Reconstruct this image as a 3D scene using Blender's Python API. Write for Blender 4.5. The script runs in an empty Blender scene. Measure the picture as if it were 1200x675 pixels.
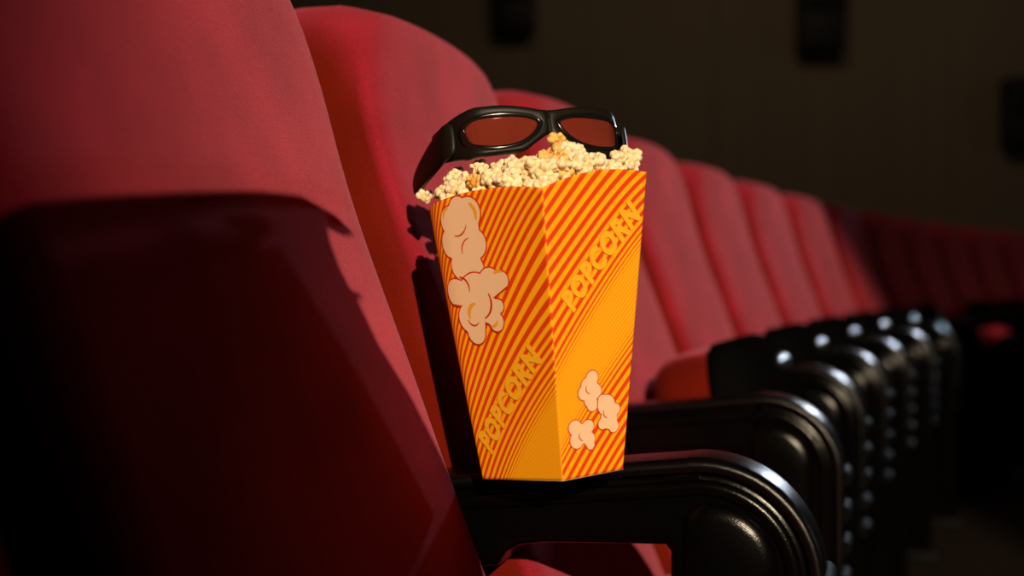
import bpy, bmesh, math, random
from mathutils import Vector, Matrix, noise

random.seed(7)
C = bpy.context.scene
COL = C.collection
FLOOR = -0.77
F_PX, U0, V0 = 1500.0, 600.0, 330.0          # focal length in pixels, horizon row

# ------------------------------------------------------------------ helpers
def at(u, v, Y):
    """point of the room seen at pixel (u, v) of the photo, at depth Y"""
    return Vector(((u - U0) / F_PX * Y, Y, (V0 - v) / F_PX * Y))

def tag(o, label=None, cat=None, group=None, kind=None):
    if label: o['label'] = label
    if cat: o['category'] = cat
    if group: o['group'] = group
    if kind: o['kind'] = kind
    return o

def empty(name, loc=(0, 0, 0), rz=0.0, label=None, cat=None, group=None):
    o = bpy.data.objects.new(name, None)
    o.empty_display_size = 0.05
    COL.objects.link(o)
    o.location = loc
    o.rotation_euler = (0, 0, rz)
    return tag(o, label, cat, group)

def link_mesh(name, me, parent=None, mats=(), smooth=True):
    for m in mats: me.materials.append(m)
    if smooth:
        for p in me.polygons: p.use_smooth = True
    o = bpy.data.objects.new(name, me)
    COL.objects.link(o)
    if parent: o.parent = parent
    return o

def from_bm(name, bm, mat, parent=None, smooth=True, recalc=True):
    if recalc: bmesh.ops.recalc_face_normals(bm, faces=bm.faces[:])
    me = bpy.data.meshes.new(name)
    bm.to_mesh(me); bm.free()
    return link_mesh(name, me, parent, [mat] if not isinstance(mat, (list, tuple)) else mat, smooth)

def add_box(bm, x0, x1, y0, y1, z0, z1, bev=0.0, seg=2):
    r = bmesh.ops.create_cube(bm, size=1.0)
    vs = r['verts']
    for v in vs:
        v.co = Vector((x0 + (v.co.x + .5) * (x1 - x0), y0 + (v.co.y + .5) * (y1 - y0), z0 + (v.co.z + .5) * (z1 - z0)))
    if bev > 0:
        es = list({e for v in vs for e in v.link_edges})
        bmesh.ops.bevel(bm, geom=es, offset=bev, segments=seg, affect='EDGES', profile=.5)

def auto_sharp(o, ang=0.7):
    me = o.data
    me.polygons.foreach_set('use_smooth', [True] * len(me.polygons))
    bm = bmesh.new(); bm.from_mesh(me)
    for e in bm.edges:
        if len(e.link_faces) == 2 and e.calc_face_angle(0) > ang: e.smooth = False
    bm.to_mesh(me); bm.free()

def copy_tree(o, parent=None):
    c = o.copy(); COL.objects.link(c)
    c.parent = parent
    for ch in list(o.children): copy_tree(ch, c)
    return c

# ------------------------------------------------------------------ materials
def new_mat(name):
    m = bpy.data.materials.new(name); m.use_nodes = True
    nt = m.node_tree
    return m, nt, nt.nodes['Principled BSDF']

def N(nt, t, **kw):
    n = nt.nodes.new(t)
    for k, v in kw.items(): setattr(n, k, v)
    return n

def bump(nt, b, scale, strength, dist=0.001, detail=4, coord='Object'):
    tc = N(nt, 'ShaderNodeTexCoord')
    no = N(nt, 'ShaderNodeTexNoise'); no.inputs['Scale'].default_value = scale
    no.inputs['Detail'].default_value = detail
    bu = N(nt, 'ShaderNodeBump'); bu.inputs['Strength'].default_value = strength
    bu.inputs['Distance'].default_value = dist
    nt.links.new(tc.outputs[coord], no.inputs['Vector'])
    nt.links.new(no.outputs['Fac'], bu.inputs['Height'])
    nt.links.new(bu.outputs['Normal'], b.inputs['Normal'])
    return tc, no

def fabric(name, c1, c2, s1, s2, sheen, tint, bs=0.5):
    """woven velvet; the vertex attribute 'side' blends to a darker red, shade painted on the seat sides"""
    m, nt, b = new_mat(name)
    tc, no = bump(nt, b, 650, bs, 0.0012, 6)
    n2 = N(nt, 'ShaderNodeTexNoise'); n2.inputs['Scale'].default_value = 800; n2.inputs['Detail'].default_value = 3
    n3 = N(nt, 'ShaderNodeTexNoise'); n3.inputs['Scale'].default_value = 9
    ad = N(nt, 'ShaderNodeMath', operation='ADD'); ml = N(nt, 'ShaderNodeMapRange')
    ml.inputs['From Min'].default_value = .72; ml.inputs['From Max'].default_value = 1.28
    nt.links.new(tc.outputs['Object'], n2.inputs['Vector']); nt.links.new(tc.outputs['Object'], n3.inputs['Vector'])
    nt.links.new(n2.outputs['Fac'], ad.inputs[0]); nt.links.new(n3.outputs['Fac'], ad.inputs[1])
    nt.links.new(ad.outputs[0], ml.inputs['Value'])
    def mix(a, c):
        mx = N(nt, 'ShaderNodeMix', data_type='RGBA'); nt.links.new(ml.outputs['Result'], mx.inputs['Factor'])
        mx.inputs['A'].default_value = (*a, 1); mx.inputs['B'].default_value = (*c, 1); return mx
    fr, sd = mix(c1, c2), mix(s1, s2)  # front red, and a darker side red that carries painted shade
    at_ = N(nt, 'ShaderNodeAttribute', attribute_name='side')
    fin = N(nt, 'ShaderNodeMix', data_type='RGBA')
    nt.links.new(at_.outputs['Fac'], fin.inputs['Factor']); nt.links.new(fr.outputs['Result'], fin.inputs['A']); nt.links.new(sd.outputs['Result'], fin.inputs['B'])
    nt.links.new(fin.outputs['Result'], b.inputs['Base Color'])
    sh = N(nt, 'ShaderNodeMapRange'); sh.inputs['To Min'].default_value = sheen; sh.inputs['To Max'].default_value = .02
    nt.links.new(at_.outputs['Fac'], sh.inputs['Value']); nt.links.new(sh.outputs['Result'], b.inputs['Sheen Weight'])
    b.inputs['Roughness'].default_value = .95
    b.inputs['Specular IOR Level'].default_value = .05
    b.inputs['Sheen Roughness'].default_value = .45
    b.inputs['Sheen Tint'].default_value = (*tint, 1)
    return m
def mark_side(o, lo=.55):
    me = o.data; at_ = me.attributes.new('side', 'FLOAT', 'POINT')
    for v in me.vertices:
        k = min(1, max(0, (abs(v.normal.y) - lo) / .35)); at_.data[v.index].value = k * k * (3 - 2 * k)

def plastic(name, col, rough, bscale=0, bstr=0, spec=.5, bd=0.0006):
    m, nt, b = new_mat(name)
    b.inputs['Base Color'].default_value = (*col, 1)
    b.inputs['Roughness'].default_value = rough
    b.inputs['Specular IOR Level'].default_value = spec
    if bscale: bump(nt, b, bscale, bstr, bd, 3)
    return m

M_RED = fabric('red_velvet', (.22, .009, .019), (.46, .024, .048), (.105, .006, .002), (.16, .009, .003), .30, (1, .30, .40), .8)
M_BLK = plastic('black_moulded_plastic', (.0012, .001, .0009), .19, 900, .22, .2)
M_RIB = plastic('dull_black_plastic', (.003, .003, .003), .6, 300, .1, .02)
M_PAD = plastic('black_armrest_top', (.002, .0018, .0018), .25, 1400, .3, .36)
M_SHELL = plastic('black_shell', (.003, .003, .003), .6, 300, .1, .0)
M_GLOSS = plastic('glossy_black_plastic', (.006, .006, .006), .30, 300, .1, .7)
M_METAL = plastic('dark_steel', (.004, .004, .004), .6, 200, .1, .1)

# ------------------------------------------------------------------ rounded pillow shapes
def round_rect(w0, w1, h, rt, rb, n=10):
    """outline in (y, h): bottom width w0, top width w1, height h, top radius rt, bottom radius rb; ccw"""
    pts = []
    def arc(cx, cy, r, a0, a1):
        for i in range(n + 1):
            a = a0 + (a1 - a0) * i / n
            pts.append((cx + r * math.cos(a), cy + r * math.sin(a)))
    H = math.pi / 2
    arc(w0 / 2 - rb, rb, rb, -H, 0)
    arc(w1 / 2 - rt, h - rt, rt, 0, H)
    arc(-w1 / 2 + rt, h - rt, rt, H, 2 * H)
    arc(-w0 / 2 + rb, rb, rb, 2 * H, 3 * H)
    # resample evenly so bending stays smooth
    L = [0]
    P = pts + [pts[0]]
    for a, b in zip(P, P[1:]): L.append(L[-1] + math.hypot(b[0] - a[0], b[1] - a[1]))
    m = 112; out = []; k = 0
    for i in range(m):
        s = L[-1] * i / m
        while L[k + 1] < s: k += 1
        f = (s - L[k]) / max(1e-9, L[k + 1] - L[k])
        out.append((P[k][0] + f * (P[k + 1][0] - P[k][0]), P[k][1] + f * (P[k + 1][1] - P[k][1])))
    return out

def pillow(outline, prof, fn, centre):
    """star shaped outline; prof = list of (inset, depth); a negative inset entry ('c', depth) closes at the centre"""
    bm = bmesh.new(); rings = []
    for d, x in prof:
        ring = []
        for (a, b) in outline:
            ra = math.hypot(a - centre[0], b - centre[1])
            if d < 1.0: k = max(0, ra - d) / ra
            else: k = 2.0 - d                              # d in 1..2: fraction of the radius
            y = centre[0] + (a - centre[0]) * k; h = centre[1] + (b - centre[1]) * k
            ring.append(bm.verts.new(fn(x, y, h)))
        rings.append(ring)
    n = len(outline)
    for r0, r1 in zip(rings, rings[1:]):
        for i in range(n): bm.faces.new((r0[i], r0[(i + 1) % n], r1[(i + 1) % n], r1[i]))
    for ring, x in ((rings[0], prof[0][1]), (rings[-1], prof[-1][1])):
        c = bm.verts.new(fn(x, *centre))
        for i in range(n): bm.faces.new((ring[i], ring[(i + 1) % n], c))
    return bm

def strip(bm, ringA, ringB):
    n = len(ringA)
    for i in range(n): bm.faces.new((ringA[i], ringA[(i + 1) % n], ringB[(i + 1) % n], ringB[i]))

# ------------------------------------------------------------------ the cinema seat
BH = 0.660                                              # backrest height
B_Z0 = 0.36
SEAT_W = 0.485
def back_x(z):
    """front surface of the backrest, forward distance for height z above the floor"""
    t = (1.03 - z)
    return 0.002 + 0.285 * t + 0.10 * t * t - 0.008 * math.exp(-((z - .86) / .12) ** 2)

def make_seat(folded=True, lean=12):
    root = empty('cinema_chair')
    ol = round_rect(.47, SEAT_W, BH, .105, .03)
    W2 = SEAT_W / 2
    def fb(x, y, h):
        z = B_Z0 + h
        rr = max(0, 1 - (y / W2) ** 2)
        crown = 0.016 * rr if h > .35 else 0.0
        k = min(1, max(0, (h - .45) / .2))
        # gentle domed front, hollowed a little across for the shoulders
        bul = 0.014 * math.sqrt(rr) * (1 if x > -.02 else 0)
        return Vector((back_x(z) + x + bul, y, z + crown * k))
    prof = [(1.6, -.098), (.03, -.098), (.012, -.095), (.003, -.088), (0, -.075), (0, -.055), (0, -.036), (.003, -.022), (.010, -.010),
            (.020, -.003), (.034, 0.0)] + [(1.18 + .12 * i, 0.0) for i in range(7)]
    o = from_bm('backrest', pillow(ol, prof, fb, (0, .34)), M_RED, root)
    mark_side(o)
    # black shell behind the pad
    ol2 = round_rect(.45, SEAT_W - .02, BH - .02, .10, .03)
    prof2 = [(1.6, -.128), (.05, -.128), (.02, -.124), (.004, -.115), (0, -.0985), (.01, -.0985), (1.5, -.0985)]
    from_bm('back_shell', pillow(ol2, prof2, fb, (0, .34)), M_SHELL, root)
    # seat cushion, built lying in its own (y, h) sheet: h runs from hinge to front edge
    CH, CW = .355, .455
    ol3 = round_rect(CW, CW - .02, CH, .075, .03)
    ang = math.radians(lean)
    hx, hz = (.235, .335) if lean > 0 else (.215, .265)
    def fc(x, y, h):
        # x: thickness direction (0 = underside), folded: leaning forward upward
        dz = math.cos(ang); dx = math.sin(ang)
        if folded:   # tipped up: h goes up and slightly back
            X = hx + .078 - h * math.sin(ang) + x * math.cos(ang)
            Z = hz + h * math.cos(ang) + x * math.sin(ang)
        else:        # lowered: h goes forward
            X = hx - .07 + h; Z = hz + .018 - x
        return Vector((X, y, Z))
    p3 = [(1.6, -.088), (1.25, -.088), (.05, -.084), (.02, -.074), (.006, -.060), (0, -.045), (0, -.02), (.002, -.004), (.006, 0.0), (1.5, 0.0)]
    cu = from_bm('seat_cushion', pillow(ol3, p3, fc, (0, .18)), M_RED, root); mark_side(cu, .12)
    ol4 = round_rect(CW + .004, CW - .012, CH + .006, .080, .03)
    p4 = [(1.5, .0005), (.01, .0005), (0, .004), (0, .018), (.004, .030), (.014, .042), (.034, .053), (.07, .060), (1.4, .064), (1.7, .066)]
    sh = from_bm('cushion_shell', pillow(ol4, p4, fc, (0, .18)), M_SHELL, cu)
    # short glossy bar added to catch a glint at the shell's far front edge
    bm = bmesh.new(); secs = []
    for i in range(13):
        y = .05 + .15 * i / 12; k = math.sin(math.pi * (i + .5) / 13) ** .4
        secs.append([bm.verts.new(fc(.052 + .014 * k * math.cos(a), y, .312 + .014 * k * math.sin(a))) for a in [2 * math.pi * j / 14 for j in range(14)]])
    for a, b in zip(secs, secs[1:]): strip(bm, a, b)
    bm.faces.new(secs[0]); bm.faces.new(secs[-1])
    from_bm('glint_bar', bm, M_GLOSS, cu)
    # hinge bar and floor foot under the seat
    bm = bmesh.new()
    bmesh.ops.create_cone(bm, cap_ends=True, segments=20, radius1=.018, radius2=.018, depth=.49,
                          matrix=Matrix.Translation((hx - .03, 0, hz - .035)) @ Matrix.Rotation(math.pi / 2, 4, 'X'))
    add_box(bm, hx - .075, hx - .03, -.03, .03, .006, hz - .03, .004)
    add_box(bm, hx - .14, hx + .04, -.05, .05, 0.0, .012, .003)
    auto_sharp(from_bm('seat_support', bm, M_METAL, root))
    return root

# ------------------------------------------------------------------ the armrest with its front pillar
ARM_L, ARM_F = .0, .406
ARM_TOP = .77 - .1505                                  # height above the floor at a = .2
SLOPE = math.tan(math.radians(6.0))
def arm_z(a): return ARM_TOP + SLOPE * (a - .2)

def arm_outline(inset=0.0, lower=.03):
    """top contour from the rear over the rounded nose and down the pillar front"""
    pts = []
    R = .085
    cx, cz = ARM_F - R, arm_z(ARM_F - R) - R
    for i in range(12): 
        a = ARM_L + (cx - .004 - ARM_L) * i / 11
        pts.append((a, arm_z(a)))
    n = 14
    for i in range(n + 1):
        t = math.radians(96) * (1 - i / n)
        pts.append((cx + R * math.cos(t), cz + R * math.sin(t)))
    for z in (cz - .03, cz - .06, cz - .1, cz - .2, cz - .3, lower):
        pts.append((ARM_F - .0, z))
    return pts

def offset_open(pts, d):
    out = []
    for i, p in enumerate(pts):
        a = Vector(pts[max(0, i - 1)]); b = Vector(pts[min(len(pts) - 1, i + 1)])
        t = (b - a).normalized(); nrm = Vector((-t.y, t.x))
        out.append((p[0] + nrm.x * d, p[1] + nrm.y * d))
    return out

def bm_v(q): return q
def make_arm():
    root = empty('armrest')
    top = arm_outline()
    # ---- frame: L shaped slab with a raised bead following the contour
    body_top = offset_open(top, -.004)
    under = [(ARM_F - .108, .03), (ARM_F - .108, arm_z(.28) - .062), (ARM_F - .112, arm_z(.28) - .057),
             (.20, arm_z(.20) - .052), (.180, arm_z(.18) - .053), (.169, arm_z(.169) - .058), (.163, arm_z(.163) - .068), (.0, arm_z(.0) - .066)]
    loop = body_top + under
    bm = bmesh.new()
    def ring(pts, y): return [bm.verts.new((p[0], y, p[1])) for p in pts]
    def inset(pts, d):
        out = []; n = len(pts)
        for i in range(n):
            a = Vector(pts[i - 1]); p = Vector(pts[i]); b = Vector(pts[(i + 1) % n])
            t1 = (p - a).normalized(); t2 = (b - p).normalized()
            n1 = Vector((t1.y, -t1.x)); n2 = Vector((t2.y, -t2.x))
            m = (n1 + n2)
            m = m / max(.35, m.dot(n1)) if m.length > 1e-6 else n1
            out.append((p.x + m.x * d, p.y + m.y * d))
        return out
    # loop runs rear -> nose -> down -> back: interior lies to the right of travel
    levels = [(0, .0), (0, .019), (.0012, .0225), (.004, .0245), (.008, .0252), (.012, .0252)]
    for sgn in (1, -1):
        prev = None
        for d, y in levels:
            r = ring(inset(loop, d), sgn * y)
            if prev: strip(bm, prev, r)
            prev = r
        bm.faces.new(prev)
    bmesh.ops.remove_doubles(bm, verts=bm.verts[:], dist=1e-5)
    bmesh.ops.triangulate(bm, faces=[f for f in bm.faces if len(f.verts) > 4])
    auto_sharp(from_bm('arm_frame', bm, M_BLK, root), 0.9)
    # ---- top pad: a band lying over the contour, wider than the frame
    bm = bmesh.new(); sec = []
    path = top[:30]
    prof = [(-.029, -.004), (-.031, -.001), (-.0305, .003), (-.028, .0052), (-.022, .0064), (0, .0070), (.022, .0064), (.028, .0052), (.0305, .003), (.031, -.001), (.029, -.004)]
    for i, p in enumerate(path):
        a = Vector(path[max(0, i - 1)]); b = Vector(path[min(len(path) - 1, i + 1)])
        t = (b - a).normalized(); nr = Vector((-t.y, t.x))
        sec.append([bm.verts.new((p[0] + nr.x * o, y, p[1] + nr.y * o)) for y, o in prof])
    for s0, s1 in zip(sec, sec[1:]): strip(bm, s0, s1)
    bm.faces.new(sec[0]); bm.faces.new(sec[-1][::-1])
    auto_sharp(from_bm('top_pad', bm, M_PAD, root), 0.9)
    # ---- a raised bead along the contour, just inside the pad, on both sides
    for sgn in (1, -1):
        c = offset_open(top, -.0165); secs = []
        c = c[:32]
        for i, p in enumerate(c):
            a_ = Vector(c[max(0, i - 1)]); b_ = Vector(c[min(len(c) - 1, i + 1)])
            t = (b_ - a_).normalized(); nr = Vector((-t.y, t.x))
            sec_ = []
            for j in range(9):
                g_ = math.pi * j / 8
                sec_.append(bm_v((p[0] + nr.x * .0065 * math.cos(g_), sgn * (.0235 + .0052 * math.sin(g_)), p[1] + nr.y * .0065 * math.cos(g_))))
            secs.append(sec_)
        bm = bmesh.new()
        secs = [[bm.verts.new(q) for q in r_] for r_ in secs]
        for s0, s1 in zip(secs, secs[1:]): strip(bm, s0, s1)
        bm.faces.new(secs[0]); bm.faces.new(secs[-1])
        auto_sharp(from_bm('side_bead', bm, M_BLK, root), 1.0)
    # ---- domed end panels on both sides
    pc = (ARM_F - .063, arm_z(.33) - .098)
    ol = []
    w, h, R = .072, .140, .050
    def arc(cx, cz, r, a0, a1, n=12):
        for i in range(n + 1):
            a = a0 + (a1 - a0) * i / n; ol.append((cx + r * math.cos(a), cz + r * math.sin(a)))
    H = math.pi / 2
    x1, x0 = pc[0] + w / 2, pc[0] - w / 2; z1, z0 = pc[1] + h / 2, pc[1] - h / 2
    arc(x1 - R, z1 - R, R, 0, H); arc(x0 + .02, z1 - .02, .02, H, 2 * H); arc(x0 + .02, z0 + .02, .02, 2 * H, 3 * H); arc(x1 - .03, z0 + .03, .03, 3 * H, 4 * H)
    for sgn in (1, -1):
        pr = [(1.3, .016), (.001, .016), (0, .0240), (.0015, .0262), (.004, .0282), (.008, .0300), (.013, .0314), (1.55, .0324), (1.7, .0330), (1.9, .0332)]
        from_bm('end_panel', pillow(ol, pr, lambda x, y, hh: Vector((y, sgn * x, hh)), pc), M_BLK, root)
    # ---- horizontal ribs on the front of the pillar
    for k in range(5):
        z = .77 - .224 - .040 * k
        bm = bmesh.new()
        bmesh.ops.create_cone(bm, cap_ends=True, segments=14, radius1=.010, radius2=.010, depth=.054,
                              matrix=Matrix.Translation((ARM_F + .004, 0, z)) @ Matrix.Rotation(math.pi / 2, 4, 'X'))
        auto_sharp(from_bm('front_rib', bm, M_RIB, root))
    bm = bmesh.new(); add_box(bm, ARM_F - .15, ARM_F + .02, -.028, .028, 0, .031, .005)
    auto_sharp(from_bm('floor_plate', bm, M_METAL, root))
    return root

# ------------------------------------------------------------------ the curved row
PITCH, S2, TH2, DTH = .558, Vector((-.090, 1.335)), 16.0, 1.95
def row():
    pos = {2: (S2.copy(), TH2)}
    p, n = S2.copy(), 2
    while n < 15:
        a = math.radians(TH2 + DTH * (n - 2 + .5))
        p = p + PITCH * Vector((math.sin(a), math.cos(a))); n += 1
        pos[n] = (p.copy(), TH2 + DTH * (n - 2))
    p, n = S2.copy(), 2
    while n > 0:
        a = math.radians(TH2 + DTH * (n - 2 - .5))
        p = p - PITCH * Vector((math.sin(a), math.cos(a))); n -= 1
        pos[n] = (p.copy(), TH2 + DTH * (n - 2))
    return pos
ROW = row()
ORD = {1: 'nearest', 2: 'second', 3: 'third', 4: 'fourth', 5: 'fifth', 6: 'sixth', 7: 'seventh', 8: 'eighth', 9: 'ninth', 10: 'tenth',
       11: 'eleventh', 12: 'twelfth', 13: 'thirteenth', 14: 'fourteenth', 15: 'farthest'}
SEATLAB = {
    0: 'red cinema chair at the bottom left corner, only its blurred back edge in view',
    1: 'large red cinema chair filling the left side, its lower part under a dark shadow',
    2: 'red cinema chair directly behind the popcorn box, its near side gusset in shade',
    3: 'red cinema chair mostly hidden by popcorn, its tipped-up cushion beside the box',
    4: 'red cinema chair just right of the popcorn box, first blurred lit back there',
    5: 'red cinema chair, second blurred lit back right of the popcorn box',
    6: 'red cinema chair, third blurred lit back right of the popcorn box',
    7: 'red cinema chair, fourth blurred lit back right of the popcorn box',
    8: 'red cinema chair, fifth and last brightly lit back right of the popcorn box',
    9: 'dim red cinema chair first beyond the lit backs, its red cushion half lowered',
    10: 'dim dark red cinema chair, second one beyond the brightly lit backs',
}
seat0 = make_seat(True)
flat0 = make_seat(False)
half0 = make_seat(True, -28)
FLAT_SEAT = 9
for n in range(0, 16):
    p, th = ROW[n]
    if n == 3: o = seat0
    elif n == FLAT_SEAT: o = half0
    elif n == 1: o = flat0
    elif n in (0, 2): o = copy_tree(flat0)
    else: o = copy_tree(seat0)
    if n == 0: p = p + .026 * Vector((math.cos(math.radians(th)), -math.sin(math.radians(th))))                # this one stands a little proud of the row
    o.location = (p.x, p.y, FLOOR); o.rotation_euler = (0, 0, -math.radians(th))
    lab = SEATLAB.get(n) or 'dim dark red cinema chair, %s one beyond the brightly lit backs' % ORD[n - 8]
    tag(o, lab, 'cinema chair', 'red cinema chairs in the curved row')
arm0 = make_arm()
for n in range(0, 15):
    (p0, t0), (p1, t1) = ROW[n], ROW[n + 1]
    p = (p0 + p1) / 2; th = (t0 + t1) / 2
    o = arm0 if n == 1 else copy_tree(arm0)
    o.location = (p.x, p.y, FLOOR); o.rotation_euler = (0, 0, -math.radians(th))
    lab = ('black armrest on the near side of the large shadowed red chair' if n == 0 else
           'black armrest carrying the striped popcorn box' if n == 1 else
           'black armrest, %s one behind the armrest carrying the popcorn box' % {1: 'first'}.get(n - 1, ORD[n - 1]))
    tag(o, lab, 'armrest', 'black armrests between the seats')
ARM1 = (ROW[1][0] + ROW[2][0]) / 2; ARMTH = math.radians((ROW[1][1] + ROW[2][1]) / 2)
FWD = Vector((math.cos(ARMTH), -math.sin(ARMTH)))
def arm1_z(X, Y):                                     # world height of the first armrest's top pad
    a = (Vector((X, Y)) - ARM1).dot(FWD)
    return FLOOR + arm_z(a) + .0070 * math.sqrt(1 + SLOPE ** 2)

# ------------------------------------------------------------------ the popcorn box
def on_arm(u, v):                                     # point of the pad's plane seen at a pixel
    lo, hi = .8, 1.3
    for _ in range(60):
        Y = (lo + hi) / 2; P = at(u, v, Y)
        if P.z > arm1_z(P.x, P.y): lo = Y
        else: hi = Y
    return at(u, v, Y)
B0 = {'M': on_arm(660, 563.5), 'L': on_arm(565, 561.5), 'R': on_arm(730.5, 550)}
B0['K'] = B0['L'] + B0['R'] - B0['M']
yM = B0['M'].y
T0 = {'M': at(636, 220, yM - .022), 'R': at(759, 202, yM + .026), 'L': at(483, 250, yM + .062)}
T0['K'] = T0['L'] + T0['R'] - T0['M']
SIDES = {'left': ('L', 'M'), 'right': ('M', 'R'), 'backright': ('R', 'K'), 'backleft': ('K', 'L')}
UPAX = ((T0['M'] + T0['K']) / 2 - (B0['M'] + B0['K']) / 2).normalized()
def cpt(c, t): return B0[c].lerp(T0[c], t)
RHO = {'M': (.01, .012), 'R': (.01, .012), 'K': (.03, .10), 'L': (.015, .30)}
def box_pt(side, s, t):
    a, b = SIDES[side]
    A, Bc = cpt(a, t), cpt(b, t)
    ra = RHO[a][0] + (RHO[a][1] - RHO[a][0]) * t ** .8
    rb = RHO[b][0] + (RHO[b][1] - RHO[b][0]) * t ** .8
    def other(c, near):
        for k, (x, y) in SIDES.items():
            if k == side: continue
            if x == c: return y
            if y == c: return x
    def bez(P1, Cc, P2, u): return P1 * (1 - u) ** 2 + Cc * (2 * u * (1 - u)) + P2 * u * u
    if s < ra:
        O = cpt(other(a, 1), t); P1 = A + (O - A) * ra; P2 = A + (Bc - A) * ra
        P = bez(P1, A, P2, .5 + .5 * s / ra)
    elif s > 1 - rb:
        O = cpt(other(b, 1), t); P1 = Bc + (A - Bc) * rb; P2 = Bc + (O - Bc) * rb
        P = bez(P1, Bc, P2, .5 * (s - 1 + rb) / rb)
    else: P = A.lerp(Bc, s)
    arch = {'left': .0075, 'right': .0065}.get(side, .006)
    return P + UPAX * (arch * 4 * s * (1 - s) * max(0, t) ** 5)
def box_nrm(side, s, t, e=.004):
    du = box_pt(side, min(1, s + e), t) - box_pt(side, max(0, s - e), t)
    dv = box_pt(side, s, min(1, t + e)) - box_pt(side, s, max(0, t - e))
    return du.cross(dv).normalized()

def sstep(a, b, x):
    k = min(1, max(0, (x - a) / (b - a))); return k * k * (3 - 2 * k)
def phase_table(qt, fine0, fine1, per, fper, lo=-1.3, hi=1.4, n=1200):
    """stripe number and red share for the stripe coordinate q; fine lines between fine1 and fine0"""
    ph = []; acc = 0.0; dq = (hi - lo) / n
    for i in range(n + 1):
        q = lo + dq * i
        k = sstep(fine1 - .10, fine1 + .06, q) * (1 - sstep(fine0 - .05, fine0 + .10, q))
        f = (1 / per) * (1 - k) + (1 / fper) * k
        ph.append((acc, .50 * (1 - k) ** .8 + .20 * k))
        acc += f * dq
    def get(q):
        x = (q - lo) / dq; i = min(n - 1, max(0, int(x))); f = x - i
        return tuple(ph[i][j] * (1 - f) + ph[i + 1][j] * f for j in (0, 1))
    return get
TAB = {'right': phase_table(.50, .36, .10, .050, .0150), 'left': phase_table(.065, -.13, -.75, .037, .0150)}
TAB['backright'] = TAB['left']; TAB['backleft'] = TAB['right']
def stripe_q(side, s, t):
    if side in ('right', 'backleft'):
        q0 = t - .37 * s
        return t - s * (.34 + .075 * math.exp(-((q0 - .42) / .25) ** 2))
    q0 = t - .5 * s
    return t - s * (.45 + .17 * sstep(0.0, .5, q0)) + .05 * (1 - s) ** 2 * (1 if s < 1 else 0)

def card_material():
    m, nt, b = new_mat('striped_card')
    at1 = N(nt, 'ShaderNodeAttribute', attribute_name='stripe'); at2 = N(nt, 'ShaderNodeAttribute', attribute_name='share')
    fr = N(nt, 'ShaderNodeMath', operation='FRACT')
    nt.links.new(at1.outputs['Fac'], fr.inputs[0])
    # distance from the middle of the stripe
    sb = N(nt, 'ShaderNodeMath', operation='SUBTRACT'); sb.inputs[1].default_value = .5
    ab = N(nt, 'ShaderNodeMath', operation='ABSOLUTE')
    nt.links.new(fr.outputs[0], sb.inputs[0]); nt.links.new(sb.outputs[0], ab.inputs[0])
    hf = N(nt, 'ShaderNodeMath', operation='MULTIPLY'); hf.inputs[1].default_value = .5
    nt.links.new(at2.outputs['Fac'], hf.inputs[0])
    df = N(nt, 'ShaderNodeMath', operation='SUBTRACT')
    nt.links.new(hf.outputs[0], df.inputs[0]); nt.links.new(ab.outputs[0], df.inputs[1])
    mr = N(nt, 'ShaderNodeMapRange', interpolation_type='SMOOTHSTEP')
    mr.inputs['From Min'].default_value = -.03; mr.inputs['From Max'].default_value = .03
    nt.links.new(df.outputs[0], mr.inputs['Value'])
    # thin lines print lighter than the broad ones
    lc = N(nt, 'ShaderNodeMapRange'); lc.inputs['From Min'].default_value = .22; lc.inputs['From Max'].default_value = .36
    nt.links.new(at2.outputs['Fac'], lc.inputs['Value'])
    red = N(nt, 'ShaderNodeMix', data_type='RGBA'); red.inputs['A'].default_value = (.80, .22, .004, 1); red.inputs['B'].default_value = (.72, .055, .003, 1)
    nt.links.new(lc.outputs['Result'], red.inputs['Factor'])
    mx = N(nt, 'ShaderNodeMix', data_type='RGBA'); mx.inputs['A'].default_value = (1.0, .42, .006, 1)
    nt.links.new(mr.outputs['Result'], mx.inputs['Factor']); nt.links.new(red.outputs['Result'], mx.inputs['B'])
    nt.links.new(mx.outputs['Result'], b.inputs['Base Color'])
    b.inputs['Roughness'].default_value = .55; b.inputs['Specular IOR Level'].default_value = .25
    bump(nt, b, 500, .08, .0004)
    return m
M_CARD = card_material()
M_CARDIN = plastic('cream_card_inside', (.75, .55, .32), .7)
def flat_mat(name, col, rough=.55):
    return plastic(name, col, rough, 400, .04, .2)
M_INK_RED = flat_mat('red_print', (.60, .030, .004))
M_INK_CREAM = flat_mat('cream_print', (.86, .58, .36))
M_INK_AMBER = flat_mat('amber_print', (.80, .36, .03))
M_INK_TEXT = flat_mat('golden_print', (.96, .45, .020))
M_INK_EDGE = flat_mat('brown_print', (.66, .17, .005))

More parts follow.
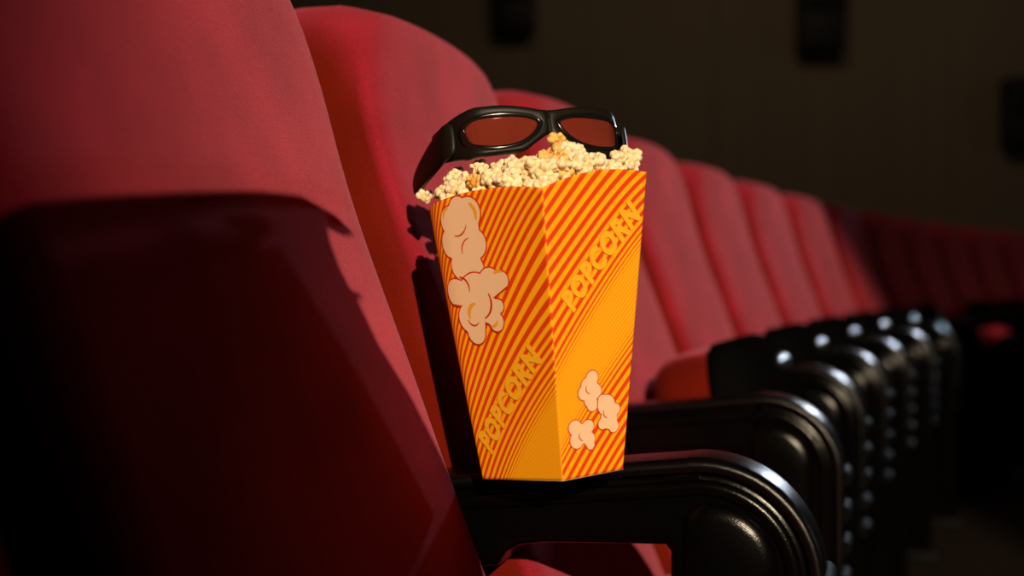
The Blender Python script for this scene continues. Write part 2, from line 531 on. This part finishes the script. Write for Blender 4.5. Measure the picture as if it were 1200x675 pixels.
BOXC = (B0['M'] + B0['K']) / 2
BOX = empty('popcorn_box', BOXC, 0, 'orange and yellow striped card popcorn box standing on the nearest armrest', 'popcorn box')
def build_box():
    bm = bmesh.new()
    ly = bm.verts.layers.float.new('stripe'); lz = bm.verts.layers.float.new('share')
    NS, NT = 64, 90
    for side in SIDES:
        g = []
        for j in range(NT + 1):
            t = j / NT; rowv = []
            for i in range(NS + 1):
                s = i / NS
                v = bm.verts.new(box_pt(side, s, t) - BOXC)
                v[ly], v[lz] = TAB[side](stripe_q(side, s, t))
                rowv.append(v)
            g.append(rowv)
        for j in range(NT):
            for i in range(NS):
                bm.faces.new((g[j][i], g[j][i + 1], g[j + 1][i + 1], g[j + 1][i]))
    f = bm.faces.new([bm.verts.new(B0[c] - BOXC + UPAX * .0004) for c in ('M', 'R', 'K', 'L')])
    me = bpy.data.meshes.new('card_body'); bm.to_mesh(me); bm.free()
    o = link_mesh('card_body', me, BOX, [M_CARD, M_CARDIN])
    so = o.modifiers.new('thickness', 'SOLIDIFY'); so.thickness = .0006; so.offset = -1; so.material_offset = 1
    so.use_rim = True; so.material_offset_rim = 1
    return o
build_box()

# ---- printed marks: flat shapes laid on the card.  2D metres around (s0, t0)
def jac(side, s, t, e=.01):
    du = (box_pt(side, s + e, t) - box_pt(side, s - e, t)) / (2 * e)
    dv = (box_pt(side, s, t + e) - box_pt(side, s, t - e)) / (2 * e)
    return du, dv
def lay(side, s0, t0, P, off):
    """place a list of 2D points (metres, x along the face, y up) on the card"""
    du, dv = jac(side, s0, t0)
    ex = du.normalized(); ey = (dv - ex * dv.dot(ex)).normalized()
    out = []
    for x, y in P:
        d = ex * x + ey * y
        dt = d.dot(ey) / dv.dot(ey); ds = (d.dot(ex) - dt * dv.dot(ex)) / du.length
        s, t = s0 + ds, t0 + dt
        s = min(.999, max(.001, s)); t = min(.999, max(.001, t))
        out.append(box_pt(side, s, t) + box_nrm(side, s, t) * off - BOXC)
    return out
def star_patch(bm, side, s0, t0, pts, centre, off, rings=7):
    n = len(pts); prev = None
    for k in range(rings, 0, -1):
        f = k / rings
        P = [(centre[0] + (x - centre[0]) * f, centre[1] + (y - centre[1]) * f) for x, y in pts]
        r = [bm.verts.new(c) for c in lay(side, s0, t0, P, off)]
        if prev: strip(bm, prev, r)
        prev = r
    c = bm.verts.new(lay(side, s0, t0, [centre], off)[0])
    for i in range(n): bm.faces.new((prev[i], prev[(i + 1) % n], c))
def puff_outline(lobes, centre, n=120, grow=0.0):
    """outline of a union of circles seen from centre"""
    out = []
    for i in range(n):
        a = 2 * math.pi * i / n; dx, dy = math.cos(a), math.sin(a); best = .0005
        for x, y, r in lobes:
            r = r + grow
            ox, oy = x - centre[0], y - centre[1]
            bq = ox * dx + oy * dy; cq = ox * ox + oy * oy - r * r; dq = bq * bq - cq
            if dq > 0: best = max(best, bq + math.sqrt(dq))
        out.append((centre[0] + dx * best, centre[1] + dy * best))
    return out
def stroke(P, w):
    """thin closed ribbon around a polyline"""
    L, R = [], []
    for i, p in enumerate(P):
        a = Vector(P[max(0, i - 1)]); b = Vector(P[min(len(P) - 1, i + 1)]); t = (b - a).normalized()
        ww = w * (.35 + .65 * math.sin(math.pi * (i + .6) / (len(P) + .2)))
        L.append((p[0] - t.y * ww, p[1] + t.x * ww)); R.append((p[0] + t.y * ww, p[1] - t.x * ww))
    return L, R
def stroke_patch(bm, side, s0, t0, P, w, off):
    L, R = stroke(P, w)
    l = [bm.verts.new(c) for c in lay(side, s0, t0, L, off)]; r = [bm.verts.new(c) for c in lay(side, s0, t0, R, off)]
    for i in range(len(P) - 1): bm.faces.new((l[i], l[i + 1], r[i + 1], r[i]))
def arcpts(cx, cy, r, a0, a1, n=12, ry=None):
    ry = ry or r
    return [(cx + r * math.cos(math.radians(a0 + (a1 - a0) * i / n)), cy + ry * math.sin(math.radians(a0 + (a1 - a0) * i / n))) for i in range(n + 1)]
def printed_puff(side, s0, t0, lobes, creases, ambers, line=.0011, scale=1.0, lift=0.0):
    S = lambda L: [tuple(v * scale for v in q) for q in L]
    lobes = S(lobes)
    cx = sum(l[0] for l in lobes) / len(lobes); cy = sum(l[1] for l in lobes) / len(lobes); c = (cx, cy)
    base = None
    for (grow, mat, off, nm) in ((line, M_INK_RED, .00045, 'printed_outline'), (0, M_INK_CREAM, .0006, 'printed_kernel')):
        bm = bmesh.new(); star_patch(bm, side, s0, t0, puff_outline(lobes, c, grow=grow), c, off + lift)
        o = from_bm(nm, bm, mat, BOX, recalc=False)
    for nm, marks, ink, off in (('printed_crease', creases, M_INK_RED, .0009), ('printed_shading', ambers, M_INK_AMBER, .00075)):
        for (x, y, r, a0, a1, w) in marks:
            bm = bmesh.new(); stroke_patch(bm, side, s0, t0, S(arcpts(x, y, r, a0, a1)), w * scale, off + lift)
            from_bm(nm, bm, ink, o, recalc=False)

def px_st(side, u, v):
    """card coordinates seen at a pixel (search over the panel)"""
    s, t, w = .5, .5, .5
    for it in range(9):
        cand = []
        for i in range(-5, 6):
            for j in range(-5, 6):
                a, b = min(1, max(0, s + w * i / 5)), min(1, max(0, t + w * j / 5))
                P = box_pt(side, a, b)
                e = (U0 + F_PX * P.x / P.y - u) ** 2 + (V0 - F_PX * P.z / P.y - v) ** 2
                cand.append((e, a, b))
        _, s, t = min(cand); w *= .42
    return s, t

# popped-kernel pictures: a tall one over a wide one on the left panel, three small ones on the right panel
s, t = px_st('left', 545, 288)
printed_puff('left', s, t, [(0, .012, .0165), (-.009, .020, .010), (.009, .022, .011), (0, .027, .008), (0, -.004, .015), (.003, -.018, .012), (-.006, -.014, .011), (.010, 0, .011), (-.012, .004, .011)],
             [(-.004, .018, .010, 250, 340, .0006), (.006, -.004, .009, 95, 190, .0006)],
             [(.006, .020, .010, -20, 60, .0015), (-.009, .023, .006, 90, 180, .001)])
s, t = px_st('left', 560, 352)
printed_puff('left', s, t, [(0, .004, .016), (-.019, .008, .010), (.015, .012, .010), (.026, .012, .0065), (.011, -.008, .010), (-.010, -.012, .011), (.016, -.017, .007), (-.006, -.023, .009), (.020, -.006, .005)],
             [(-.014, .010, .009, -20, 80, .0007), (.002, -.002, .012, -75, 30, .0010), (-.006, -.012, .006, 190, 320, .0006)],
             [(-.002, -.010, .008, 90, 200, .0017), (.024, .013, .006, 60, 130, .0014), (.012, -.014, .006, 250, 340, .0012)], lift=.0004)
for (u, v, lob) in ((690, 453, [(0, 0, .0072), (.003, .006, .005), (-.005, -.004, .005), (.005, -.004, .0055), (.002, -.013, .005), (0, -.010, .005)]),
                    (710, 481, [(0, .004, .0075), (.002, -.006, .0075), (.008, .0, .004), (-.004, -.009, .004), (.006, -.012, .0045), (-.003, .008, .004)]),
                    (682, 508, [(0, 0, .007), (-.006, .005, .0055), (.005, .004, .005), (.006, -.005, .005), (-.005, -.004, .006), (.007, -.009, .0035)])):
    s, t = px_st('right', u, v)
    printed_puff('right', s, t, lob, [(.001, -.001, .0042, 150, 260, .0004)], [], .0007, lift=.0003 * (v == 481))

def text_mesh(body, offset):
    cu = bpy.data.curves.new('lettering', 'FONT'); cu.body = body; cu.size = 1.0; cu.offset = offset; cu.space_character = 1.22
    cu.resolution_u = 3
    o = bpy.data.objects.new('lettering', cu); COL.objects.link(o)
    dg = bpy.context.evaluated_depsgraph_get(); dg.update()
    me = bpy.data.meshes.new_from_object(o.evaluated_get(dg))
    bpy.data.objects.remove(o); bpy.data.curves.remove(cu)
    return me
def print_text(side, p0, p1, capk=.98):
    s0, t0 = px_st(side, *p0); s1, t1 = px_st(side, *p1)
    sc, tc = (s0 + s1) / 2, (t0 + t1) / 2
    du, dv = jac(side, sc, tc); ex = du.normalized(); ey = (dv - ex * dv.dot(ex)).normalized()
    D = box_pt(side, s1, t1) - box_pt(side, s0, t0); L = D.length
    d2 = Vector((D.dot(ex), D.dot(ey))).normalized(); n2 = Vector((-d2.y, d2.x))
    for off, mat, h, nm in ((.070, M_INK_EDGE, .0005, 'lettering_outline'), (.058, M_INK_TEXT, .0007, 'printed_lettering')):
        me = text_mesh('POPCORN', off)
        xs = [v.co.x for v in me.vertices]
        x0, x1 = min(xs), max(xs)
        k = L / (x1 - x0)
        bm = bmesh.new(); bm.from_mesh(me)
        bmesh.ops.triangulate(bm, faces=bm.faces[:])
        P = []
        for v in bm.verts:
            x = (v.co.x - (x0 + x1) / 2) * k; y = (v.co.y - .35) * k * capk * 1.3
            x += y * .12
            P.append((d2.x * x + n2.x * y, d2.y * x + n2.y * y))
        for v, c in zip(bm.verts, lay(side, sc, tc, P, h)): v.co = c
        bm.to_mesh(me); bm.free()
        link_mesh(nm, me, BOX, [mat], smooth=False)
print_text('right', (664, 358), (744, 243))
print_text('left', (569, 522), (628, 412))

# ------------------------------------------------------------------ popcorn
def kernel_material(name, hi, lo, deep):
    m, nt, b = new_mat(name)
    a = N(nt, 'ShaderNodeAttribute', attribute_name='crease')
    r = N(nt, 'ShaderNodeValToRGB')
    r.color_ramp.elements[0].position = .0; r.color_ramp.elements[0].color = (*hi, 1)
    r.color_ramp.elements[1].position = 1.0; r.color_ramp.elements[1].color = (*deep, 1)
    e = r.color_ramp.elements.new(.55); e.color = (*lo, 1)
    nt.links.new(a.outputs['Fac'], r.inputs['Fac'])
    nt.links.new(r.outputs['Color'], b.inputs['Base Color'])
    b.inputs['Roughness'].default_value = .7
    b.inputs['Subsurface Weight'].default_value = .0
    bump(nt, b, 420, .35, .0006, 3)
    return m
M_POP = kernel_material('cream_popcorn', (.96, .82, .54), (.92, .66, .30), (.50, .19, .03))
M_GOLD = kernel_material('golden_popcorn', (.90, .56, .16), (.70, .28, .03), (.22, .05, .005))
def kernel_mesh(seed, R):
    rnd = random.Random(seed)
    lobes = [(Vector((0, 0, 0)), .52)]
    for _ in range(rnd.randint(11, 16)):
        d = Vector((rnd.gauss(0, 1), rnd.gauss(0, 1), rnd.gauss(0, 1))).normalized()
        lobes.append((d * rnd.uniform(.40, .68), rnd.uniform(.20, .44)))
    bm = bmesh.new(); bmesh.ops.create_icosphere(bm, subdivisions=4, radius=1)
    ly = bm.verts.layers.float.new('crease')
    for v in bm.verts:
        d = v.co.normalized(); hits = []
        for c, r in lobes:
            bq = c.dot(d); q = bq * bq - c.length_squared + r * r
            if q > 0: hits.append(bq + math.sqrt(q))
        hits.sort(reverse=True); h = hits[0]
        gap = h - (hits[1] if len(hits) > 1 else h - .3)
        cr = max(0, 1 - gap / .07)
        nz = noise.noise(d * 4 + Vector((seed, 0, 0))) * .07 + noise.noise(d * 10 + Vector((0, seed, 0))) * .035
        v[ly] = min(1, max(0, cr * .75 * (1.2 if h < .75 else .6) + max(0, (.68 - h)) * 2.6))  # brown crevices, deepened with occlusion-like shade in the colour
        v.co = d * (h + nz - .05 * cr) * R
    me = bpy.data.meshes.new('popped_kernel'); bm.to_mesh(me); bm.free()
    for p in me.polygons: p.use_smooth = True
    return me
KM = [kernel_mesh(10 + i, .0080) for i in range(9)]
KG = []
for k in range(3):
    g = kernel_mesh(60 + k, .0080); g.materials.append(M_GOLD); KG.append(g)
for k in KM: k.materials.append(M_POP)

def rim(a, b):   # a along L->M .. K->R, b from front-left face to back;  bilinear over the mouth
    return (T0['M'] * (1 - a) * (1 - b) + T0['R'] * a * (1 - b) + T0['L'] * (1 - a) * b + T0['K'] * a * b)
def mouth_pt(a, b, lift):
    P = rim(a, b)
    return P + UPAX * lift
def dome(a, b):
    ea = 1 - (2 * a - 1) ** 2; eb = 1 - (2 * b - 1) ** 2
    return .026 * (max(0, ea) * max(0, eb)) ** .36
# bed of popcorn under the top pieces
bm = bmesh.new(); g = []
ly = bm.verts.layers.float.new('crease')
for i in range(61):
    r_ = []
    for j in range(61):
        a, b = .06 + .88 * i / 60, .06 + .88 * j / 60
        k_ = max(0, 1 - a / .3) * max(0, 1 - (1 - b) / .35)
        a += .16 * k_; b -= .16 * k_
        P = mouth_pt(a, b, dome(a, b) - .020)
        P = P + UPAX * (.006 * noise.noise(P * 110) + .003 * noise.noise(P * 260))
        r_.append(bm.verts.new(P - BOXC))
    g.append(r_)
for i in range(60):
    for j in range(60): bm.faces.new((g[i][j], g[i + 1][j], g[i + 1][j + 1], g[i][j + 1]))
for v in bm.verts: v[ly] = .5 + .5 * noise.noise(v.co * 150)
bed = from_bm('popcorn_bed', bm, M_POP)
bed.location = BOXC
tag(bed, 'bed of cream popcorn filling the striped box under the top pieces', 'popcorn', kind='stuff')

# ---- pose of the glasses (needed to keep kernels clear of the lenses)
GL_C = at(644, 156, .972)
yaw, pit, rol = math.radians(18.5), math.radians(15), math.radians(-1.5)
gx = Vector((math.cos(yaw), math.sin(yaw), 0)); gf = Vector((math.sin(yaw), -math.cos(yaw), 0)); gu = Vector((0, 0, 1))
gf2 = (gf * math.cos(pit) + gu * math.sin(pit)); gu2 = (gu * math.cos(pit) - gf * math.sin(pit))
gx2 = gx * math.cos(rol) - gu2 * math.sin(rol); gu3 = gu2 * math.cos(rol) + gx * math.sin(rol)
GM = Matrix(((gx2.x, gu3.x, gf2.x, GL_C.x), (gx2.y, gu3.y, gf2.y, GL_C.y), (gx2.z, gu3.z, gf2.z, GL_C.z), (0, 0, 0, 1)))
GMI = GM.inverted()

rnd = random.Random(5); placed = []
def far_enough(P, d): return all((P - q).length > d for q in placed)
def ok_glasses(P):
    q = GMI @ P
    if abs(q.x) < .075 and -.022 < q.y < .03 and -.025 < q.z < .012: return False
    if abs(abs(q.x) - .07) < .014 and -.02 < q.y < .03 and -.12 < q.z < .01: return False
    return True
spots = []
for tries in range(16000):
    a, b = rnd.random(), rnd.random()
    lo = .085
    if not (lo < a < 1 - lo and lo < b < 1 - lo): continue
    if a < .22 and b > .72 and (a / .22) + (1 - b) / .28 < 1.15: continue
    L = dome(a, b) + rnd.uniform(-.011, .001) - .003
    if min(a, 1 - a, b, 1 - b) < .16: L = max(L, .003)
    P = mouth_pt(a, b, L)
    if far_enough(P, .0086) and ok_glasses(P): placed.append(P); spots.append((P, rnd.random()))
    if len(spots) >= 275: break
# hand-placed pieces: the golden one at the nose bridge and the big ones at the right rim
extra = [(at(655, 166, .950), 2), (at(651, 179, .945), 2), (at(697, 190, .952), 2), (at(732, 181, .975), 0), (at(743, 185, .985), 0), (at(739, 191, .975), 0), (at(724, 188, .967), 0), (at(535, 205, .99), 0), (at(528, 213, .99), 0),
         (at(662, 178, .945), 0), (at(676, 178, .948), 0), (at(560, 196, .975), 0), (at(498, 231, 1.035), 0)]
pieces = []
for P, w in extra: pieces.append((P, 1.0 if w == 2 else 0.0, True))
for P, w in spots:
    if all((P - e[0]).length > .0090 for e in extra): pieces.append((P, w, False))
print('popcorn pieces', len(pieces))
for i, (P, w, ex) in enumerate(pieces):
    gold = w > .955
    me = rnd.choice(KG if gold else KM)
    o = bpy.data.objects.new('popcorn_piece', me); COL.objects.link(o)
    o.location = P
    o.rotation_euler = (rnd.uniform(0, 6.28), rnd.uniform(0, 6.28), rnd.uniform(0, 6.28))
    k = rnd.uniform(.82, 1.12) if not ex else 1.05
    o.scale = (k * rnd.uniform(.9, 1.1), k, k * rnd.uniform(.9, 1.1))
    if gold: tag(o, 'golden brown toasted popcorn piece among the cream ones in the striped box', 'popcorn', 'golden popcorn pieces')
    else: tag(o, 'cream coloured popped popcorn piece heaped on top of the striped box', 'popcorn', 'cream popcorn pieces')

# ------------------------------------------------------------------ 3D glasses
M_FRAME = plastic('matt_black_frame', (.007, .006, .004), .45, 600, .1, .22)
M_RIMG = plastic('glossy_black_rim', (.006, .006, .006), .16, 0, 0, .6)
def lens_material():
    m, nt, b = new_mat('tinted_lens')
    b.inputs['Base Color'].default_value = (.30, .05, .028, 1)
    b.inputs['Roughness'].default_value = .06
    b.inputs['Transmission Weight'].default_value = .55
    b.inputs['IOR'].default_value = 1.45
    b.inputs['Specular IOR Level'].default_value = .9
    b.inputs['Coat Weight'].default_value = .6; b.inputs['Coat Roughness'].default_value = .03
    tc = N(nt, 'ShaderNodeTexCoord'); no = N(nt, 'ShaderNodeTexNoise'); no.inputs['Scale'].default_value = 20
    mx = N(nt, 'ShaderNodeMix', data_type='RGBA'); mx.inputs['A'].default_value = (.26, .04, .02, 1); mx.inputs['B'].default_value = (.36, .065, .04, 1)
    nt.links.new(tc.outputs['Object'], no.inputs['Vector']); nt.links.new(no.outputs['Fac'], mx.inputs['Factor']); nt.links.new(mx.outputs['Result'], b.inputs['Base Color'])
    return m
M_LENS = lens_material()
GLS = empty('3d_glasses', (0, 0, 0), 0, 'black 3D glasses with amber tinted lenses resting on the popcorn', 'glasses')
GLS.name = 'cinema_glasses'
GLS.matrix_world = GM @ Matrix.Diagonal((1.045, 1, 1, 1))
def wrap(x): return -3.4 * x * x - 60 * max(0, abs(x) - .05) ** 2
def spline(ctrl, n):
    out = []; m = len(ctrl)
    for i in range(n):
        f = i / n * m; k = int(f); u = f - k
        p0, p1, p2, p3 = (Vector(ctrl[(k + d) % m]) for d in (-1, 0, 1, 2))
        out.append(.5 * ((2 * p1) + (p2 - p0) * u + (2 * p0 - 5 * p1 + 4 * p2 - p3) * u * u + (3 * p1 - p0 - 3 * p2 + p3) * u ** 3))
    return out
# right half (x > 0): lens hole and outer contour, metres
LENS = [(.0085, .0080), (.018, .0128), (.036, .0142), (.052, .0132), (.0590, .0095), (.0592, .002), (.0555, -.0060), (.043, -.0092), (.027, -.0080), (.0150, -.0018)]
def half(sgn):
    hole = spline(LENS, 60)
    c = sum(hole, Vector((0, 0))) / len(hole)
    def outer(ang):
        # contour by ray marching a simple profile
        d = Vector((math.cos(ang), math.sin(ang))); r = .002
        def inside(p):
            x, y = p
            if x < 0 or x > .0735: return False
            top = .0185 + .0050 * math.sin(min(1, max(0, (x - .004) / .036)) * math.pi / 2) - .000 - 12 * max(0, x - .05) ** 2
            bot = -.0010 if x < .0025 else (-.0010 - (x - .0025) * .74 if x < .0195 else -.0136 - .0020 * math.sin((min(x, .055) - .0195) / .0355 * math.pi / 2))
            if x > .058: bot += (x - .058) * .55
            return bot < y < top
        while inside(c + d * r) and r < .2: r += .0002
        return c + d * r
    outs = [outer(math.atan2(p.y - c.y, p.x - c.x)) for p in hole]
    return hole, outs, c
HO, OU, LC = half(1)
def P3(p, z, sgn): return Vector((sgn * p.x, p.y, wrap(p.x) + z))
bm = bmesh.new()
for sgn in (1, -1):
    rings = []
    def lerp2(a, b, k): return a + (b - a) * k
    spec = [(0.10, -.0035), (0.10, .0005), (.3, .0022), (.7, .0024), (.93, .0016), (1, .0), (1, -.0035)]
    for k, z in spec:
        rings.append([bm.verts.new(P3(lerp2(h, o_, k), z, sgn)) for h, o_ in zip(HO, OU)])
    for r0, r1 in zip(rings, rings[1:]): strip(bm, r0, r1)
    strip(bm, rings[-1], rings[0])
bmesh.ops.remove_doubles(bm, verts=bm.verts[:], dist=.0003)
from_bm('frame', bm, M_FRAME, GLS)
for sgn in (1, -1):
    bm = bmesh.new(); rings = []
    for k, z in [(-.02, -.003), (-.02, .0012), (.02, .0030), (.10, .0036), (.20, .0034), (.27, .0022), (.27, 0)]:
        rings.append([bm.verts.new(P3(h + (o_ - h) * (0 if k <= 0 else min(1, k * .016 / (o_ - h).length) * .92) - (o_ - h).normalized() * .0003, z, sgn)) for h, o_ in zip(HO, OU)])
    for r0, r1 in zip(rings, rings[1:]): strip(bm, r0, r1)
    strip(bm, rings[-1], rings[0])
    from_bm('lens_rim', bm, M_RIMG, GLS)
    bm = bmesh.new(); prev = None
    for k in range(10, -1, -1):
        f = k / 10 * 1.02
        r = [bm.verts.new(P3(LC + (h - LC) * max(f, .02), .0004, sgn)) for h in HO]
        if prev: strip(bm, prev, r)
        prev = r
    bm.faces.new(prev)
    o = from_bm('lens', bm, M_LENS, GLS)
    so = o.modifiers.new('thickness', 'SOLIDIFY'); so.thickness = .0012; so.offset = -1
# temples: deep flat arms going back from the frame ends, dropping at the tip
for sgn in (1, -1):
    bm = bmesh.new(); secs = []
    path = [(.0665, 0, -.019, .0165, -.0100), (.0712, 0, -.026, .0160, -.0105), (.0728, 0, -.036, .0150, -.0105), (.0736, 0, -.06, .0132, -.0100),
            (.0738, 0, -.085, .0112, -.0095), (.0735, 0, -.104, .0090, -.0090), (.0730, 0, -.117, .0060, -.0085), (.0727, 0, -.121, .0020, -.0070)]
    for (x, _, z, yt, yb) in path:
        yb *= 1.0 + .25 * min(1, max(0, (-z - .02) / .02))
        w = .0022; e = .0012
        ring = [(x - w, yb + e), (x - w + e, yb), (x + w - e, yb), (x + w, yb + e), (x + w, yt - e), (x + w - e, yt), (x - w + e, yt), (x - w, yt - e)]
        secs.append([bm.verts.new((sgn * a, b, z)) for a, b in ring])
    for s0, s1 in zip(secs, secs[1:]): strip(bm, s0, s1)
    bm.faces.new(secs[0]); bm.faces.new(secs[-1])
    o = from_bm('temple', bm, M_FRAME, GLS)
    sub = o.modifiers.new('round', 'SUBSURF'); sub.levels = 2; sub.render_levels = 2
    # hinge block joining temple and frame
# ------------------------------------------------------------------ room
def wall_material():
    m, nt, b = new_mat('dark_acoustic_cloth')
    tc = N(nt, 'ShaderNodeTexCoord'); mp = N(nt, 'ShaderNodeMapping'); mp.inputs['Scale'].default_value = (14, 14, .25)
    no = N(nt, 'ShaderNodeTexNoise'); no.inputs['Scale'].default_value = 1.0; no.inputs['Detail'].default_value = 3
    mx = N(nt, 'ShaderNodeMix', data_type='RGBA'); mx.inputs['A'].default_value = (.17, .135, .095, 1); mx.inputs['B'].default_value = (.24, .19, .135, 1)
    nt.links.new(tc.outputs['Object'], mp.inputs['Vector']); nt.links.new(mp.outputs['Vector'], no.inputs['Vector'])
    nt.links.new(no.outputs['Fac'], mx.inputs['Factor']); nt.links.new(mx.outputs['Result'], b.inputs['Base Color'])
    b.inputs['Roughness'].default_value = .95; b.inputs['Specular IOR Level'].default_value = .1
    return m
M_WALL = wall_material()
def carpet():
    m, nt, b = new_mat('dark_carpet')
    tc, no = bump(nt, b, 220, .6, .004, 4)
    r = N(nt, 'ShaderNodeValToRGB'); r.color_ramp.elements[0].color = (.010, .007, .006, 1); r.color_ramp.elements[1].color = (.030, .020, .016, 1)
    nt.links.new(no.outputs['Fac'], r.inputs['Fac']); nt.links.new(r.outputs['Color'], b.inputs['Base Color'])
    b.inputs['Roughness'].default_value = .98; b.inputs['Specular IOR Level'].default_value = .05
    return m
X0, X1, Y0, Y1, ZC = -4.0, 9.0, -10.0, 9.2, 4.2
def slab(name, x0, x1, y0, y1, z0, z1, m):
    bm = bmesh.new(); add_box(bm, x0, x1, y0, y1, z0, z1)
    return tag(from_bm(name, bm, m, smooth=False), kind='structure')
slab('floor', X0, X1, Y0, Y1, FLOOR - .1, FLOOR, carpet())
slab('wall_side', X0, X1, Y1, Y1 + .1, FLOOR - .1, ZC, M_WALL)
slab('wall_back', X0 - .1, X0, Y0, Y1, FLOOR - .1, ZC, M_WALL)
slab('ceiling', X0, X1, Y0, Y1, ZC, ZC + .1, plastic('dark_ceiling', (.03, .028, .026), .9, 40, .1))

M_SPK = plastic('speaker_cabinet', (.008, .008, .008), .6, 300, .1)
M_GRILLE = plastic('speaker_grille', (.004, .004, .004), .8, 900, .5)
def wall_speaker(u0, u1, v0, v1, label, Yw=Y1):
    a = at(u0, v1, Yw); b = at(u1, v0, Yw); w = b.x - a.x; h = b.z - a.z; d = .22
    root = empty('wall_speaker', ((a.x + b.x) / 2, Yw, a.z), 0, label, 'loudspeaker', 'loudspeakers on the side wall')
    bm = bmesh.new(); add_box(bm, -w / 2, w / 2, -d - .04, -.04, 0, h, .02, 3)
    # cabinet front leans down towards the seats
    for vv in bm.verts:
        if vv.co.y < -d * .6 and vv.co.z < h * .5: vv.co.y += .06
    auto_sharp(from_bm('cabinet', bm, M_SPK, root))
    bm = bmesh.new(); add_box(bm, -w * .43, w * .43, -d - .052, -d - .036, h * .5, h * .95, .004)
    auto_sharp(from_bm('grille', bm, M_GRILLE, root))
    bm = bmesh.new(); add_box(bm, -w * .12, w * .12, -.045, 0, h * .35, h * .65, .004)
    auto_sharp(from_bm('bracket', bm, M_METAL, root))
wall_speaker(583, 628, -32, 40, 'black wall loudspeaker cut by the top edge, directly above the glasses')
wall_speaker(931, 984, -28, 62, 'black wall loudspeaker cut by the top edge, right of the popcorn and glasses')
wall_speaker(1168, 1222, 95, 172, 'dim black wall loudspeaker lower on the wall at the right edge')

# ------------------------------------------------------------------ lights
KEY = Vector((1.45, -7.6, 3.1))
def on_seat1(u, v):
    p, th = ROW[1]; th = math.radians(th); f = Vector((math.cos(th), -math.sin(th)))
    lo, hi = .3, 1.6
    for _ in range(50):
        Y = (lo + hi) / 2; P = at(u, v, Y)
        a = (Vector((P.x, P.y)) - p).dot(f) - back_x(P.z - FLOOR)
        if a > 0.004: lo = Y
        else: hi = Y
    return at(u, v, Y)
BOARD_Y = -.80
def on_board(P): 
    k = (BOARD_Y - P.y) / (KEY.y - P.y)
    return P + (KEY - P) * k
# an added, unseen black board behind the camera, cut to shade the nearest seat
edge = [(-230, 256), (-120, 251), (0, 246), (90, 244), (180, 243), (300, 240), (350, 243), (390, 262), (412, 281), (405, 283), (381, 274), (383, 292), (395, 325),
        (408, 350), (423, 355), (416, 362), (440, 412), (480, 474), (512, 535), (535, 580), (556, 630)]
bp = [on_board(on_seat1(u, v)) for u, v in edge]
dz = bp[-1] - bp[-2]; k = (FLOOR - bp[-1].z) / dz.z
foot = Vector((bp[-1].x + .12, BOARD_Y, FLOOR))
poly = [(q.x, q.z) for q in bp] + [(foot.x, FLOOR), (bp[0].x, FLOOR)]
bm = bmesh.new()
f0 = bm.faces.new([bm.verts.new((x - foot.x, -.006, z - FLOOR)) for x, z in poly])
ex = bmesh.ops.extrude_face_region(bm, geom=[f0])
for v in ex['geom']:
    if isinstance(v, bmesh.types.BMVert): v.co.y += .012
brd = from_bm('shadow_board', bm, plastic('shadow_board_black', (.01, .01, .01), .8, 200, .1), smooth=False)
brd.location = (foot.x, BOARD_Y, FLOOR)
tag(brd, 'added black board standing behind the camera to shade the nearest chair', 'board')
def aim(o, tgt):
    d = Vector(tgt) - o.location
    o.rotation_euler = d.to_track_quat('-Z', 'Y').to_euler()
def spot(name, loc, tgt, power, col, half_deg, blend, radius):
    l = bpy.data.lights.new(name, 'SPOT'); l.energy = power; l.color = col
    l.spot_size = math.radians(2 * half_deg); l.spot_blend = blend; l.shadow_soft_size = radius
    o = bpy.data.objects.new(name, l); COL.objects.link(o); o.location = loc; aim(o, tgt); return o
def area(name, loc, tgt, power, col, sx, sy):
    l = bpy.data.lights.new(name, 'AREA'); l.energy = power; l.color = col; l.shape = 'RECTANGLE'; l.size = sx; l.size_y = sy
    o = bpy.data.objects.new(name, l); COL.objects.link(o); o.location = loc; aim(o, tgt); return o
spot('key_lamp', KEY, (KEY.x + 10 * math.sin(math.radians(-5.6)), KEY.y + 10 * math.cos(math.radians(5.6)), -.22), 4500, (1, .78, .52), 6.15, .36, .012)
CL = Vector((4.0, 8.6, 1.7)); az = math.radians(25)
spot('cool_glint_lamp', CL, (CL.x - 9 * math.sin(az), CL.y - 9 * math.cos(az), -.1), 370, (.76, .86, 1), 9.6, .2, .16)  # cool spot added by the side wall for glints along the armrests
spot('cushion_accent_lamp', (2.9, 3.4, 2.4), (1.72, 4.72, -.20), 150, (1, .8, .75), 3.4, .5, .03)  # small spot added to brighten just the half-lowered cushion
area('screen_light', (8.6, 4.0, 1.6), (0, 2.0, 0), 9, (.85, .92, 1), 3.5, 2.0)
area('wall_wash_light', (1.5, 5.0, 4.0), (3.0, 9.0, 1.0), 28, (1, .74, .47), 2.5, 1.0)  # warm wash added to brighten the side wall

w = bpy.data.worlds.new('World'); C.world = w; w.use_nodes = True
w.node_tree.nodes['Background'].inputs[0].default_value = (.02, .016, .013, 1)
w.node_tree.nodes['Background'].inputs[1].default_value = .25

# ------------------------------------------------------------------ camera
cam = bpy.data.cameras.new('camera'); co = bpy.data.objects.new('camera', cam); COL.objects.link(co)
cam.sensor_width = 36; cam.lens = 45.0
co.location = (0, 0, 0); co.rotation_euler = (math.pi / 2, 0, 0)
cam.shift_y = -7.5 / 1200
cam.dof.use_dof = True; cam.dof.focus_distance = .965; cam.dof.aperture_fstop = 3.4
cam.clip_start = .01
C.camera = co
C.view_settings.view_transform = 'Standard'
C.view_settings.look = 'None'
C.view_settings.exposure = 0; C.view_settings.gamma = 1
